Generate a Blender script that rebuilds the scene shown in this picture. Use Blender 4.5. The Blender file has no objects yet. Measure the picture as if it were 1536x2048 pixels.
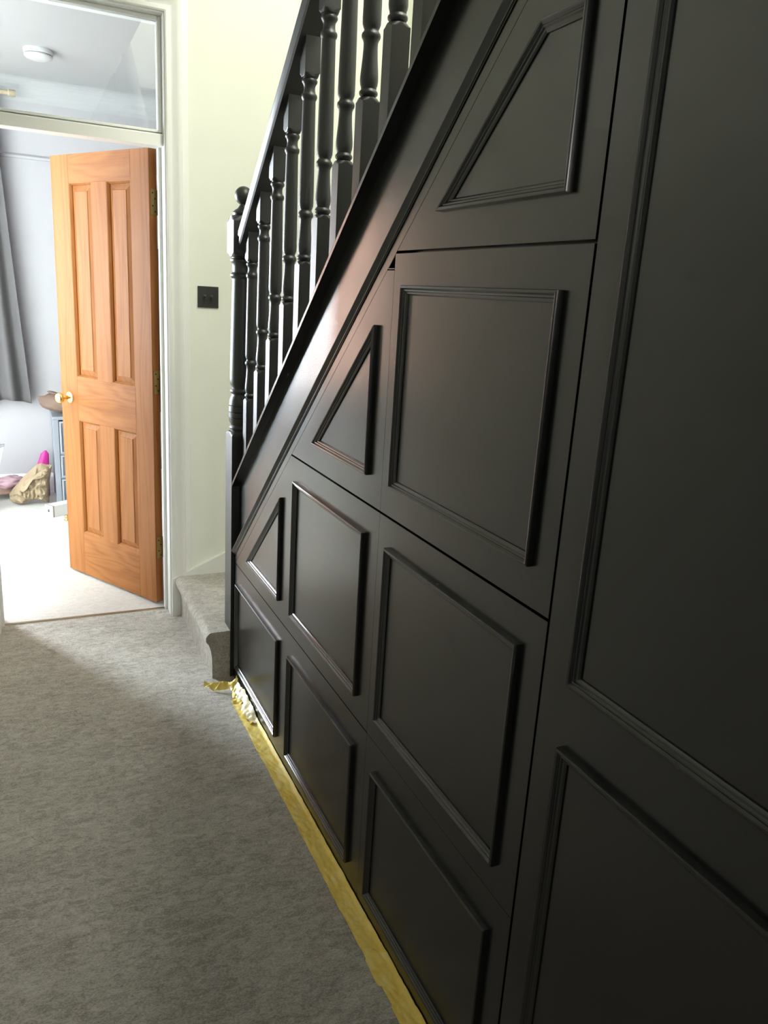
import bpy, bmesh, math, random
from mathutils import Vector, Matrix, noise

random.seed(7)
sc = bpy.context.scene
COL = sc.collection

# ------------------------------------------------------------------ camera
F_PX = 1562.25
cam_data = bpy.data.cameras.new('camera')
cam_data.sensor_fit = 'HORIZONTAL'
cam_data.sensor_width = 36.0
cam_data.lens = F_PX / 1536.0 * 36.0
cam_data.clip_start = 0.02
cam = bpy.data.objects.new('camera', cam_data)
COL.objects.link(cam)


def cam_axes():
    px, py, f = 768.0, 1024.0, F_PX
    dy = Vector((24 - px, 548 - py, f)).normalized()        # hallway depth
    dz = -Vector((417 - px, 6700 - py, f)).normalized()     # up
    dx = dy.cross(dz).normalized()
    return dx, dy, dz


_dx, _dy, _dz = cam_axes()
# rows of the camera-to-world rotation (photo axes: x right, y down, z forward)
right = Vector((_dx.x, _dy.x, _dz.x))
down = Vector((_dx.y, _dy.y, _dz.y))
fwd = Vector((_dx.z, _dy.z, _dz.z))
m = Matrix((right, -down, -fwd)).transposed().to_4x4()
m.translation = Vector((0, 0, 1.45))
cam.matrix_world = m
sc.camera = cam

# ------------------------------------------------------------------ world, lights, exposure
world = bpy.data.worlds.new('world')
sc.world = world
world.use_nodes = True
bg = world.node_tree.nodes['Background']
bg.inputs[0].default_value = (0.75, 0.87, 1.0, 1)
bg.inputs[1].default_value = 1.2

sc.view_settings.view_transform = 'Standard'
sc.view_settings.look = 'None'
sc.view_settings.gamma = 1.0
sc.view_settings.use_curve_mapping = False
sc.view_settings.exposure = 0.0


def area(name, loc, target, sx, sy, power, col):
    ld = bpy.data.lights.new(name, 'AREA')
    ld.shape = 'RECTANGLE'
    ld.size, ld.size_y = sx, sy
    ld.energy = power
    ld.color = col
    o = bpy.data.objects.new(name, ld)
    COL.objects.link(o)
    o.location = loc
    d = Vector(target) - Vector(loc)
    o.rotation_euler = d.to_track_quat('-Z', 'Y').to_euler()
    return o


# daylight through the bedroom window (in its opening) and the stair window; the last is a fill light added behind the camera
area('bedroom_window_daylight', (-1.53, 5.98, 1.45), (-1.53, 3.0, 1.35), 1.83, 1.36, 1700, (0.82, 0.91, 1.0))
area('stair_window_daylight', (1.56, 1.25, 3.65), (0.0, 1.45, 2.3), 1.35, 1.30, 148, (1.0, 0.985, 0.88))
area('hall_fill_light', (0.22, -2.54, 2.02), (0.22, 0.0, 1.0), 0.66, 0.46, 20, (1.0, 0.96, 0.88))

# ------------------------------------------------------------------ helpers


def tag(o, label=None, cat=None, group=None, kind=None):
    if label:
        o['label'] = label
    if cat:
        o['category'] = cat
    if group:
        o['group'] = group
    if kind:
        o['kind'] = kind
    return o


def empty(name, loc=(0, 0, 0), parent=None):
    o = bpy.data.objects.new(name, None)
    o.empty_display_size = 0.05
    COL.objects.link(o)
    o.location = loc
    if parent:
        o.parent = parent
    return o


def mk(name, verts, faces, mat, parent=None, smooth=None, loc=None):
    me = bpy.data.meshes.new(name)
    me.from_pydata([tuple(v) for v in verts], [], faces)
    bm = bmesh.new()
    bm.from_mesh(me)
    bmesh.ops.recalc_face_normals(bm, faces=bm.faces)
    bm.to_mesh(me)
    bm.free()
    if smooth is not None:
        me.polygons.foreach_set('use_smooth', [True] * len(me.polygons))
        me.set_sharp_from_angle(angle=math.radians(smooth))
    me.materials.append(mat)
    o = bpy.data.objects.new(name, me)
    COL.objects.link(o)
    if parent:
        o.parent = parent
    if loc is not None:
        o.location = loc
    return o


def share(name, src, parent, loc, rot=None):
    o = bpy.data.objects.new(name, src.data)
    COL.objects.link(o)
    o.parent = parent
    o.location = loc
    if rot:
        o.rotation_euler = rot
    return o


class MB:
    def __init__(s):
        s.v, s.f = [], []

    def add(s, v, f):
        n = len(s.v)
        s.v += [tuple(p) for p in v]
        s.f += [tuple(i + n for i in q) for q in f]
        return s

    def box(s, x0, x1, y0, y1, z0, z1):
        v = [(x, y, z) for x in (x0, x1) for y in (y0, y1) for z in (z0, z1)]
        return s.add(v, [(0, 1, 3, 2), (4, 6, 7, 5), (0, 4, 5, 1), (2, 3, 7, 6), (0, 2, 6, 4), (1, 5, 7, 3)])

    def prism_x(s, poly, x0, x1):            # polygon in (y, z)
        n = len(poly)
        v = [(x0, y, z) for y, z in poly] + [(x1, y, z) for y, z in poly]
        f = [tuple(range(n)), tuple(range(2 * n - 1, n - 1, -1))]
        f += [(i, (i + 1) % n, n + (i + 1) % n, n + i) for i in range(n)]
        return s.add(v, f)

    def prism_y(s, poly, y0, y1):            # polygon in (x, z)
        n = len(poly)
        v = [(x, y0, z) for x, z in poly] + [(x, y1, z) for x, z in poly]
        f = [tuple(range(n)), tuple(range(2 * n - 1, n - 1, -1))]
        f += [(i, (i + 1) % n, n + (i + 1) % n, n + i) for i in range(n)]
        return s.add(v, f)

    def prism_z(s, poly, z0, z1):            # polygon in (x, y)
        n = len(poly)
        v = [(x, y, z0) for x, y in poly] + [(x, y, z1) for x, y in poly]
        f = [tuple(range(n)), tuple(range(2 * n - 1, n - 1, -1))]
        f += [(i, (i + 1) % n, n + (i + 1) % n, n + i) for i in range(n)]
        return s.add(v, f)

    def rings(s, rings, closed=True, cap=True):
        n = len(rings[0])
        base = len(s.v)
        for r in rings:
            s.v += [tuple(p) for p in r]
        for k in range(len(rings) - 1):
            a, b = base + k * n, base + (k + 1) * n
            for i in range(n if closed else n - 1):
                j = (i + 1) % n
                s.f.append((a + i, a + j, b + j, b + i))
        if cap:
            s.f.append(tuple(base + i for i in range(n)))
            s.f.append(tuple(base + (len(rings) - 1) * n + i for i in range(n)))
        return s

    def lathe(s, prof, c=(0, 0, 0), axis='z', n=32):    # prof: (radius, height)
        rr = []
        for r, h in prof:
            ring = []
            for k in range(n):
                a = 2 * math.pi * k / n
                p = (r * math.cos(a), r * math.sin(a), h)
                if axis == 'y':
                    p = (p[0], p[2], p[1])
                elif axis == 'x':
                    p = (p[2], p[0], p[1])
                ring.append((p[0] + c[0], p[1] + c[1], p[2] + c[2]))
            rr.append(ring)
        return s.rings(rr)

    def build(s, name, mat, parent=None, smooth=None, loc=None):
        return mk(name, s.v, s.f, mat, parent, smooth, loc)


def bevel(o, w, seg=2):
    b = o.modifiers.new('bevel', 'BEVEL')
    b.width = w
    b.segments = seg
    b.limit_method = 'ANGLE'
    b.angle_limit = math.radians(40)
    return o


# ------------------------------------------------------------------ materials


def newmat(name):
    mt = bpy.data.materials.new(name)
    mt.use_nodes = True
    nt = mt.node_tree
    return mt, nt, nt.nodes['Principled BSDF']


def N(nt, typ, **kw):
    n = nt.nodes.new(typ)
    for k, v in kw.items():
        setattr(n, k, v)
    return n


def coords(nt, scale=(1, 1, 1), rot=(0, 0, 0)):
    tc = N(nt, 'ShaderNodeTexCoord')
    mp = N(nt, 'ShaderNodeMapping')
    mp.inputs['Scale'].default_value = scale
    mp.inputs['Rotation'].default_value = rot
    nt.links.new(tc.outputs['Object'], mp.inputs['Vector'])
    return mp.outputs['Vector']


def noise_tex(nt, vec, scale, detail=4, rough=0.55, dist=0.0):
    t = N(nt, 'ShaderNodeTexNoise')
    t.inputs['Scale'].default_value = scale
    t.inputs['Detail'].default_value = detail
    t.inputs['Roughness'].default_value = rough
    t.inputs['Distortion'].default_value = dist
    nt.links.new(vec, t.inputs['Vector'])
    return t.outputs['Fac']


def ramp(nt, fac, stops):
    r = N(nt, 'ShaderNodeValToRGB')
    e = r.color_ramp.elements
    while len(e) < len(stops):
        e.new(0.5)
    for el, (p, c) in zip(e, stops):
        el.position = p
        el.color = (*c, 1)
    nt.links.new(fac, r.inputs['Fac'])
    return r.outputs['Color']


def bump(nt, bs, height, strength, dist):
    b = N(nt, 'ShaderNodeBump')
    b.inputs['Strength'].default_value = strength
    b.inputs['Distance'].default_value = dist
    nt.links.new(height, b.inputs['Height'])
    nt.links.new(b.outputs['Normal'], bs.inputs['Normal'])
    return b


def paint(name, col, rough, var=0.0, bscale=60, bstr=0.05, bdist=0.002, spec=0.5):
    mt, nt, bs = newmat(name)
    bs.inputs['Base Color'].default_value = (*col, 1)
    bs.inputs['Roughness'].default_value = rough
    bs.inputs['Specular IOR Level'].default_value = spec
    v = coords(nt)
    h = noise_tex(nt, v, bscale, 3)
    bump(nt, bs, h, bstr, bdist)
    if var:
        c = ramp(nt, noise_tex(nt, v, 3.0, 4), [(0.3, tuple(x * (1 - var) for x in col)), (0.7, tuple(min(1, x * (1 + var)) for x in col))])
        nt.links.new(c, bs.inputs['Base Color'])
    return mt


def satin_black():
    mt, nt, bs = newmat('black satin paint')
    bs.inputs['Base Color'].default_value = (0.005, 0.005, 0.0049, 1)
    v = coords(nt)
    vs = coords(nt, (30, 6, 3))
    h = noise_tex(nt, vs, 6, 4)
    bump(nt, bs, h, 0.05, 0.0012)
    r = N(nt, 'ShaderNodeMapRange')
    r.inputs['To Min'].default_value = 0.20
    r.inputs['To Max'].default_value = 0.30
    nt.links.new(noise_tex(nt, v, 9, 5), r.inputs['Value'])
    nt.links.new(r.outputs['Result'], bs.inputs['Roughness'])
    bs.inputs['IOR'].default_value = 1.72
    return mt


def carpet(name, c0, c1, c2, bstr=0.9):
    mt, nt, bs = newmat(name)
    v = coords(nt, (0.75, 1.5, 1.0))
    big = noise_tex(nt, v, 7, 5, 0.6)
    mid = noise_tex(nt, v, 38, 7, 0.72, 0.9)
    fine = noise_tex(nt, v, 230, 4, 0.7, 0.4)
    mx = N(nt, 'ShaderNodeMath', operation='MULTIPLY_ADD')
    nt.links.new(mid, mx.inputs[0])
    mx.inputs[1].default_value = 0.75
    m2 = N(nt, 'ShaderNodeMath', operation='MULTIPLY')
    nt.links.new(big, m2.inputs[0])
    m2.inputs[1].default_value = 0.25
    nt.links.new(m2.outputs[0], mx.inputs[2])
    m3 = N(nt, 'ShaderNodeMath', operation='MULTIPLY_ADD')
    nt.links.new(fine, m3.inputs[0])
    m3.inputs[1].default_value = 0.45
    m4 = N(nt, 'ShaderNodeMath', operation='MULTIPLY')
    nt.links.new(mx.outputs[0], m4.inputs[0])
    m4.inputs[1].default_value = 0.55
    nt.links.new(m4.outputs[0], m3.inputs[2])
    c = ramp(nt, m3.outputs[0], [(0.42, c0), (0.5, c1), (0.58, c2)])
    nt.links.new(c, bs.inputs['Base Color'])
    bs.inputs['Roughness'].default_value = 0.95
    bs.inputs['Specular IOR Level'].default_value = 0.1
    bs.inputs['Sheen Weight'].default_value = 0.25
    bs.inputs['Sheen Roughness'].default_value = 0.6
    bump(nt, bs, m3.outputs[0], bstr, 0.018)
    return mt


def oak(name, horiz=False):
    mt, nt, bs = newmat(name)
    sc_long = (9, 9, 0.8) if not horiz else (1.3, 9, 9)
    v = coords(nt, sc_long)
    base = noise_tex(nt, v, 1.0, 1.5, 0.4, 0.3)
    m0 = N(nt, 'ShaderNodeMath', operation='MULTIPLY')
    m0.inputs[1].default_value = 70.0
    nt.links.new(base, m0.inputs[0])
    sn = N(nt, 'ShaderNodeMath', operation='SINE')
    nt.links.new(m0.outputs[0], sn.inputs[0])
    ring = N(nt, 'ShaderNodeMath', operation='MULTIPLY_ADD')
    ring.inputs[1].default_value = 0.5
    ring.inputs[2].default_value = 0.5
    nt.links.new(sn.outputs[0], ring.inputs[0])
    fine = noise_tex(nt, coords(nt, (160, 160, 4) if not horiz else (4, 160, 160)), 1.0, 5, 0.6)
    mx = N(nt, 'ShaderNodeMath', operation='MULTIPLY_ADD')
    nt.links.new(ring.outputs[0], mx.inputs[0])
    mx.inputs[1].default_value = 0.28
    m2 = N(nt, 'ShaderNodeMath', operation='MULTIPLY')
    nt.links.new(fine, m2.inputs[0])
    m2.inputs[1].default_value = 0.75
    nt.links.new(m2.outputs[0], mx.inputs[2])
    c = ramp(nt, mx.outputs[0], [(0.12, (0.225, 0.076, 0.018)), (0.5, (0.325, 0.122, 0.034)), (0.9, (0.375, 0.152, 0.048))])
    nt.links.new(c, bs.inputs['Base Color'])
    bs.inputs['Roughness'].default_value = 0.5
    bs.inputs['Specular IOR Level'].default_value = 0.2
    bump(nt, bs, fine, 0.12, 0.001)
    return mt


def metal(name, col, rough):
    mt, nt, bs = newmat(name)
    bs.inputs['Base Color'].default_value = (*col, 1)
    bs.inputs['Metallic'].default_value = 1.0
    r = N(nt, 'ShaderNodeMapRange')
    r.inputs['To Min'].default_value = rough * 0.8
    r.inputs['To Max'].default_value = rough * 1.25
    nt.links.new(noise_tex(nt, coords(nt), 40, 3), r.inputs['Value'])
    nt.links.new(r.outputs['Result'], bs.inputs['Roughness'])
    return mt


def pane_mat(name):
    mt = bpy.data.materials.new(name)
    mt.use_nodes = True
    nt = mt.node_tree
    nt.nodes.clear()
    out = N(nt, 'ShaderNodeOutputMaterial')
    tr = N(nt, 'ShaderNodeBsdfTransparent')
    tr.inputs[0].default_value = (0.975, 0.985, 0.98, 1)
    gl = N(nt, 'ShaderNodeBsdfGlossy')
    gl.inputs['Roughness'].default_value = 0.0
    fr = N(nt, 'ShaderNodeFresnel')
    fr.inputs['IOR'].default_value = 1.5
    mx = N(nt, 'ShaderNodeMixShader')
    nt.links.new(fr.outputs[0], mx.inputs[0])
    nt.links.new(tr.outputs[0], mx.inputs[1])
    nt.links.new(gl.outputs[0], mx.inputs[2])
    nt.links.new(mx.outputs[0], out.inputs[0])
    return mt


M_BLACK = satin_black()
M_BLACK2 = paint('black satin on turned wood', (0.016, 0.017, 0.0165), 0.42, 0, 90, 0.06, 0.001, 0.55)
M_WALL = paint('hall wall emulsion', (0.79, 0.805, 0.73), 0.85, 0.01, 200, 0.06, 0.001, 0.2)
M_LEFT = paint('left hall wall emulsion', (0.90, 0.90, 0.865), 0.85, 0.01, 200, 0.06, 0.001, 0.2)  # lighter than the other hall walls to brighten its reflection in the panels
M_CEIL = paint('ceiling emulsion', (0.84, 0.84, 0.82), 0.9, 0.01, 150, 0.05, 0.001, 0.2)
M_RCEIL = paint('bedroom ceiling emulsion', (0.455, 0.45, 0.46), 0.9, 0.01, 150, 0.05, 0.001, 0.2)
M_WOODW = paint('white woodwork satin', (0.82, 0.83, 0.80), 0.38, 0.01, 80, 0.04, 0.001)
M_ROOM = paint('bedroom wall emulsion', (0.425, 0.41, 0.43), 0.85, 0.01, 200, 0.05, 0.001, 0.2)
M_CARPET = carpet('hall carpet pile', (0.38, 0.355, 0.305), (0.67, 0.635, 0.565), (0.88, 0.85, 0.78))
M_STAIRC = carpet('stair carpet pile', (0.34, 0.305, 0.25), (0.56, 0.51, 0.435), (0.72, 0.68, 0.60))
M_ROOMC = carpet('bedroom carpet pile', (0.54, 0.52, 0.475), (0.64, 0.62, 0.575), (0.72, 0.70, 0.66), 0.4)
M_OAKV = oak('oak along the stile')
M_OAKH = oak('oak along the rail', True)
M_BRASS = metal('polished brass', (0.83, 0.62, 0.26), 0.18)
M_ABRASS = metal('aged brass hinge', (0.36, 0.26, 0.10), 0.4)
M_SCREW = paint('dark screw', (0.03, 0.025, 0.02), 0.5)
M_PANE = pane_mat('window glass')
M_CURT = paint('grey curtain cloth', (0.125, 0.117, 0.12), 0.9, 0.06, 500, 0.2, 0.001, 0.1)
M_ROD = paint('pale wood rod', (0.42, 0.34, 0.23), 0.5, 0.05)
M_SWITCH = paint('matt black switch', (0.018, 0.018, 0.018), 0.45)
M_PLASTIC = paint('white plastic', (0.62, 0.615, 0.62), 0.4)
M_GREYPL = paint('blue grey plastic', (0.26, 0.275, 0.315), 0.45, 0.02)
M_DRAWER = paint('smoky translucent drawer plastic', (0.30, 0.315, 0.36), 0.25, 0.12)
M_KRAFT = paint('kraft paper', (0.36, 0.27, 0.175), 0.75, 0.08, 25, 0.3, 0.004)
M_PINK = paint('magenta plastic', (0.50, 0.02, 0.24), 0.4)
M_PLUSH = paint('brown plush', (0.22, 0.15, 0.12), 0.95, 0.25, 260, 0.8, 0.006, 0.1)
M_CARTON = paint('white carton', (0.70, 0.68, 0.65), 0.6, 0.02)
M_PRINT = paint('dark print', (0.05, 0.05, 0.05), 0.6)
M_BAND = paint('taupe band', (0.36, 0.29, 0.25), 0.6)
M_FLORAL = paint('pink floral cloth', (0.45, 0.29, 0.33), 0.85, 0.5, 90, 0.4, 0.003)
M_BROWN = paint('brown board', (0.33, 0.20, 0.14), 0.55, 0.1)
M_COAT = paint('dark coat cloth', (0.030, 0.018, 0.02), 0.9, 0.2)
M_SLOT = paint('alarm vent grey', (0.25, 0.25, 0.27), 0.6)
M_STRIP = metal('brown metal threshold', (0.36, 0.29, 0.21), 0.4)
M_FLECK = paint('white fleck', (0.85, 0.85, 0.83), 0.7)


def tape_mat():
    mt, nt, bs = newmat('yellow masking tape')
    v = coords(nt)
    c = ramp(nt, noise_tex(nt, v, 18, 5, 0.6, 0.8), [(0.3, (0.86, 0.62, 0.10)), (0.52, (0.94, 0.74, 0.18)), (0.75, (0.95, 0.82, 0.36))])
    nt.links.new(c, bs.inputs['Base Color'])
    bs.inputs['Roughness'].default_value = 0.55
    bump(nt, bs, noise_tex(nt, coords(nt, (1, 0.7, 1)), 70, 4, 0.6, 1.0), 0.35, 0.004)
    return mt


def tape_pale_mat():
    mt, nt, bs = newmat('tape backing')
    v = coords(nt)
    c = ramp(nt, noise_tex(nt, v, 40, 4), [(0.35, (0.72, 0.60, 0.26)), (0.6, (0.86, 0.82, 0.62))])
    nt.links.new(c, bs.inputs['Base Color'])
    bs.inputs['Roughness'].default_value = 0.35
    return mt


def blind_mat():
    mt, nt, bs = newmat('blush blind cloth')
    bs.inputs['Base Color'].default_value = (0.62, 0.40, 0.33, 1)
    bs.inputs['Roughness'].default_value = 0.9
    out = nt.nodes['Material Output']
    tr = N(nt, 'ShaderNodeBsdfTranslucent')
    tr.inputs[0].default_value = (0.80, 0.44, 0.32, 1)
    mx = N(nt, 'ShaderNodeMixShader')
    mx.inputs[0].default_value = 0.10
    bump(nt, bs, noise_tex(nt, coords(nt), 300, 2), 0.1, 0.001)
    nt.links.new(bs.outputs[0], mx.inputs[1])
    nt.links.new(tr.outputs[0], mx.inputs[2])
    nt.links.new(mx.outputs[0], out.inputs['Surface'])
    return mt


M_BLIND = blind_mat()
M_TAPE = tape_mat()
M_TAPEB = tape_pale_mat()

# ------------------------------------------------------------------ setting: hall, stairwell, bedroom
W = 0.6885            # face of the black panelling
XL = -0.215           # hall left wall
XS = 1.52             # outer wall of the stairs
YE = 3.375            # hall face of the end wall
YR = 3.53             # bedroom face of the end wall
YB = 5.80             # bedroom back wall
HC = 2.78             # hall ceiling
RC = 2.60             # bedroom ceiling
YF = -2.45            # front wall behind the camera
OXL, OXR, OZ = -0.145, 0.584, 2.44     # rough opening of the doorway


def struct(name, o_mb, mat, label, cat=None):
    o = o_mb.build(name, mat)
    tag(o, label, cat, kind='structure')
    return o


struct('floor', MB().box(XL - 0.1, XS + 0.1, YF - 0.1, 3.462, -0.1, 0.0), M_CARPET, 'beige grey hall carpet in front of the black panelling', 'floor')
struct('floor_bedroom', MB().box(-2.75, 1.75, 3.462, 5.9, -0.1, 0.0), M_ROOMC, 'pale cream bedroom carpet beyond the doorway', 'floor')
struct('wall_end', MB().box(XL - 0.1, OXL, YE, YR, 0, HC + 0.1).box(OXR, XS + 0.1, YE, YR, 0, 5.0).box(OXL, OXR, YE, YR, OZ, HC + 0.1)
       .box(-2.75, XL - 0.1, YE, YR, 0, RC + 0.1).box(XS + 0.1, 1.75, YE, YR, 0, RC + 0.1), M_WALL,
       'cream white wall around the doorway, with the black switch', 'wall')
struct('wall_left', MB().box(XL - 0.1, XL, YF - 0.1, YE, 0, HC + 0.1), M_LEFT, 'plain cream hall wall on the left', 'wall')
struct('wall_stair', MB().box(XS, XS + 0.1, YF - 0.1, 0.55, 0, 5.0).box(XS, XS + 0.1, 1.95, YE, 0, 5.0)
       .box(XS, XS + 0.1, 0.55, 1.95, 0, 2.98).box(XS, XS + 0.1, 0.55, 1.95, 4.34, 5.0), M_WALL, 'bright cream wall seen between the balusters', 'wall')
struct('wall_front', MB().box(XL - 0.1, -0.16, YF - 0.1, YF, 0, HC + 0.1).box(0.60, XS + 0.1, YF - 0.1, YF, 0, 5.0)
       .box(-0.16, 0.60, YF - 0.1, YF, 2.30, HC + 0.1), M_WALL,
       'hall front wall behind the viewer', 'wall')
struct('ceiling', MB().box(XL - 0.1, 0.70, YF - 0.1, YE, HC, HC + 0.1).box(0.70, XS + 0.1, YF - 0.1, 0.55, HC, HC + 0.1), M_CEIL,
       'white hall ceiling beside the open stairwell', 'ceiling')
struct('wall_landing', MB().box(0.64, 0.70, 0.55, YE, HC + 0.1, 5.0).box(0.64, XS + 0.1, 0.45, 0.55, HC + 0.1, 5.0), M_WALL,
       'upper stairwell wall above the hall ceiling', 'wall')
struct('ceiling_stairwell', MB().box(0.64, XS + 0.1, 0.45, YR, 5.0, 5.1), M_CEIL, 'white ceiling high above the stairs', 'ceiling')
# bedroom with its window opening
WX0, WX1, WZ0, WZ1 = -2.45, -0.62, 0.75, 2.15
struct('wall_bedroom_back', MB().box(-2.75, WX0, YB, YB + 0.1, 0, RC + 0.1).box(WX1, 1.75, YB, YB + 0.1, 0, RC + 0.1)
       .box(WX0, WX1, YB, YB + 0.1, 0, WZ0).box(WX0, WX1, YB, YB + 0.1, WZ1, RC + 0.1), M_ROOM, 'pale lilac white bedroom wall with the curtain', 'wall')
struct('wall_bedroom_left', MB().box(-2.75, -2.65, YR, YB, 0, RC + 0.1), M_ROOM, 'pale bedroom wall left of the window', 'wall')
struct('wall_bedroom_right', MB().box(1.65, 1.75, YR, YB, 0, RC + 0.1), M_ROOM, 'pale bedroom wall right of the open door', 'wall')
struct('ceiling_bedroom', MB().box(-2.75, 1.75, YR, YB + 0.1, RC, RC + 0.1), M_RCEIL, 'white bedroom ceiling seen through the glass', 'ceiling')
# coved corner between bedroom back wall and ceiling
cv = [(YB, RC)] + [(YB - 0.12 + 0.12 * math.cos(a), RC - 0.12 + 0.12 * math.sin(a)) for a in [math.pi / 2 * k / 8 for k in range(9)]]
struct('trim_1', MB().prism_x([(YB + 0.001, RC + 0.001)] + cv[1:], -2.65, 1.65), M_RCEIL, 'curved white cove along the bedroom ceiling', 'cove')
struct('trim_2', MB().prism_x([(YB, 2.15), (YB - 0.012, 2.152), (YB - 0.02, 2.165), (YB - 0.008, 2.176), (YB, 2.18)], WX1 + 0.001, 1.65), M_ROOM,
       'thin white picture rail on the bedroom wall', 'picture rail')
struct('baseboard_bedroom', MB().prism_x([(YB, 0), (YB - 0.018, 0), (YB - 0.018, 0.105), (YB - 0.010, 0.125), (YB, 0.128)], -2.65, 1.65), M_WOODW,
       'white skirting board along the bedroom wall', 'skirting')
struct('baseboard_left', MB().box(XL, XL + 0.016, YF, YE - 0.02, 0, 0.12), M_WOODW, 'white skirting along the left hall wall', 'skirting')
struct('trim_3', MB().prism_x([(3.452, 0.0), (3.455, 0.0045), (3.466, 0.0045), (3.469, 0.0)], OXL + 0.02, OXR - 0.02), M_STRIP,
       'narrow brown threshold strip where the two carpets meet', 'threshold')

# bedroom window (outside the frame to the left; it lights the room)
win = tag(empty('window_1', ((WX0 + WX1) / 2, YB + 0.05, WZ0)), 'white bedroom window left of the curtain', 'window', kind='structure')


def in_parent(p, x, y, z):
    return (x - p.location.x, y - p.location.y, z - p.location.z)


def pbox(name, p, x0, x1, y0, y1, z0, z1, mat, bev=0.0):
    l = p.location
    o = MB().box(x0 - l.x, x1 - l.x, y0 - l.y, y1 - l.y, z0 - l.z, z1 - l.z).build(name, mat, p)
    if bev:
        bevel(o, bev)
    return o


for a, b, c, d in ((WX0, WX0 + 0.05, WZ0, WZ1), (WX1 - 0.05, WX1, WZ0, WZ1), (WX0 + 0.05, WX1 - 0.05, WZ0, WZ0 + 0.05), (WX0 + 0.05, WX1 - 0.05, WZ1 - 0.05, WZ1), (-1.225, -1.175, WZ0 + 0.05, WZ1 - 0.05)):
    pbox('window_bar', win, a, b, YB + 0.02, YB + 0.07, c, d, M_WOODW)
for a, b in ((WX0 + 0.05, -1.225), (-1.175, WX1 - 0.05)):
    pbox('pane', win, a, b, YB + 0.045, YB + 0.049, WZ0 + 0.05, WZ1 - 0.05, M_PANE)
pbox('window_sill', win, WX0 - 0.05, WX1 + 0.05, YB - 0.10, YB + 0.02, WZ0 - 0.03, WZ0, M_WOODW)

# blush roller blind drawn down over the right light of the window
bl = tag(empty('roller_blind', (-0.91, YB - 0.02, WZ0)), 'blush pink roller blind drawn over the bedroom window', 'blind')
vv, ff = [], []
for j in range(25):
    for i in range(13):
        vv.append((-0.27 + 0.56 * i / 12, 0.002 * math.sin(j * 0.4), 0.02 + 1.38 * j / 24))
for j in range(24):
    for i in range(12):
        a = j * 13 + i
        ff.append((a, a + 1, a + 14, a + 13))
mk('blind_cloth', vv, ff, M_BLIND, bl, 60)
MB().lathe([(0.018, -0.28), (0.018, 0.30)], (0, 0, 1.405), 'x', 20).build('blind_roller', M_WOODW, bl, 40)
MB().box(-0.27, 0.29, -0.006, 0.006, 0.0, 0.025).build('blind_bar', M_WOODW, bl)

# stair window high in the outer wall (above the frame)
sw_ = tag(empty('window_4', (XS + 0.05, 1.25, 2.98)), 'tall stair window high in the outer wall', 'window', kind='structure')
for a, b, c, d in ((0.55, 0.60, 2.98, 4.34), (1.90, 1.95, 2.98, 4.34), (0.60, 1.90, 2.98, 3.03), (0.60, 1.90, 4.29, 4.34), (1.225, 1.275, 3.03, 4.29)):
    pbox('window_bar', sw_, XS + 0.005, XS + 0.03, a, b, c, d, M_WOODW)
for a, b in ((0.60, 1.225), (1.275, 1.90)):
    pbox('pane', sw_, XS + 0.015, XS + 0.019, a, b, 3.03, 4.29, M_PANE)

# unseen black door added behind the viewer so the panel mouldings reflect dark
fl = tag(empty('added_front_door', (0.22, YF - 0.05, 0)), 'added unseen black door with a glazed top behind the viewer', 'door', kind='structure')
pbox('door_leaf', fl, -0.16, 0.60, YF - 0.07, YF - 0.02, 0.0, 1.78, M_BLACK)
pbox('window_bar', fl, -0.16, -0.12, YF - 0.07, YF - 0.02, 1.78, 2.3, M_BLACK)
pbox('window_bar', fl, 0.56, 0.60, YF - 0.07, YF - 0.02, 1.78, 2.3, M_BLACK)
pbox('window_bar', fl, -0.12, 0.56, YF - 0.07, YF - 0.02, 2.26, 2.3, M_BLACK)
pbox('pane', fl, -0.12, 0.56, YF - 0.05, YF - 0.046, 1.78, 2.26, M_PANE)

# ------------------------------------------------------------------ doorway frame: lining, stops, architrave, transom light
fr = tag(empty('trim_4', (0.22, YE, 0)), 'white moulded door frame with a glazed light above', 'door frame', kind='structure')
LX0, LX1 = -0.127, 0.566        # faces of the lining
HZ = 2.42
pbox('jamb', fr, LX1, OXR, YE - 0.004, YR, 0, OZ, M_WOODW)
pbox('jamb', fr, OXL, LX0, YE - 0.004, YR, 0, OZ, M_WOODW)
pbox('head', fr, LX0, LX1, YE - 0.004, YR, HZ, OZ, M_WOODW)
pbox('door_stop', fr, LX1 - 0.012, LX1, 3.445, 3.478, 0, 1.975, M_WOODW, 0.001)
pbox('door_stop', fr, LX0, LX0 + 0.012, 3.445, 3.478, 0, 1.975, M_WOODW, 0.001)
bar = MB().prism_x([(3.395, 1.966), (3.395, 2.004), (3.402, 2.010), (3.43, 2.016), (3.50, 2.016), (3.50, 1.978), (3.478, 1.978), (3.478, 1.966)], LX0, LX1)
mk('transom_bar', [(x - 0.22, y - YE, z) for x, y, z in bar.v], bar.f, M_WOODW, fr)
# architrave: profile (offset outward from the opening, projection towards the hall)
ARC = [(0.005, 0.0), (0.005, 0.012), (0.010, 0.016), (0.022, 0.016), (0.026, 0.012), (0.034, 0.013), (0.046, 0.020), (0.056, 0.024), (0.064, 0.024), (0.067, 0.016), (0.069, 0.010), (0.092, 0.009), (0.095, 0.0)]


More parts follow.
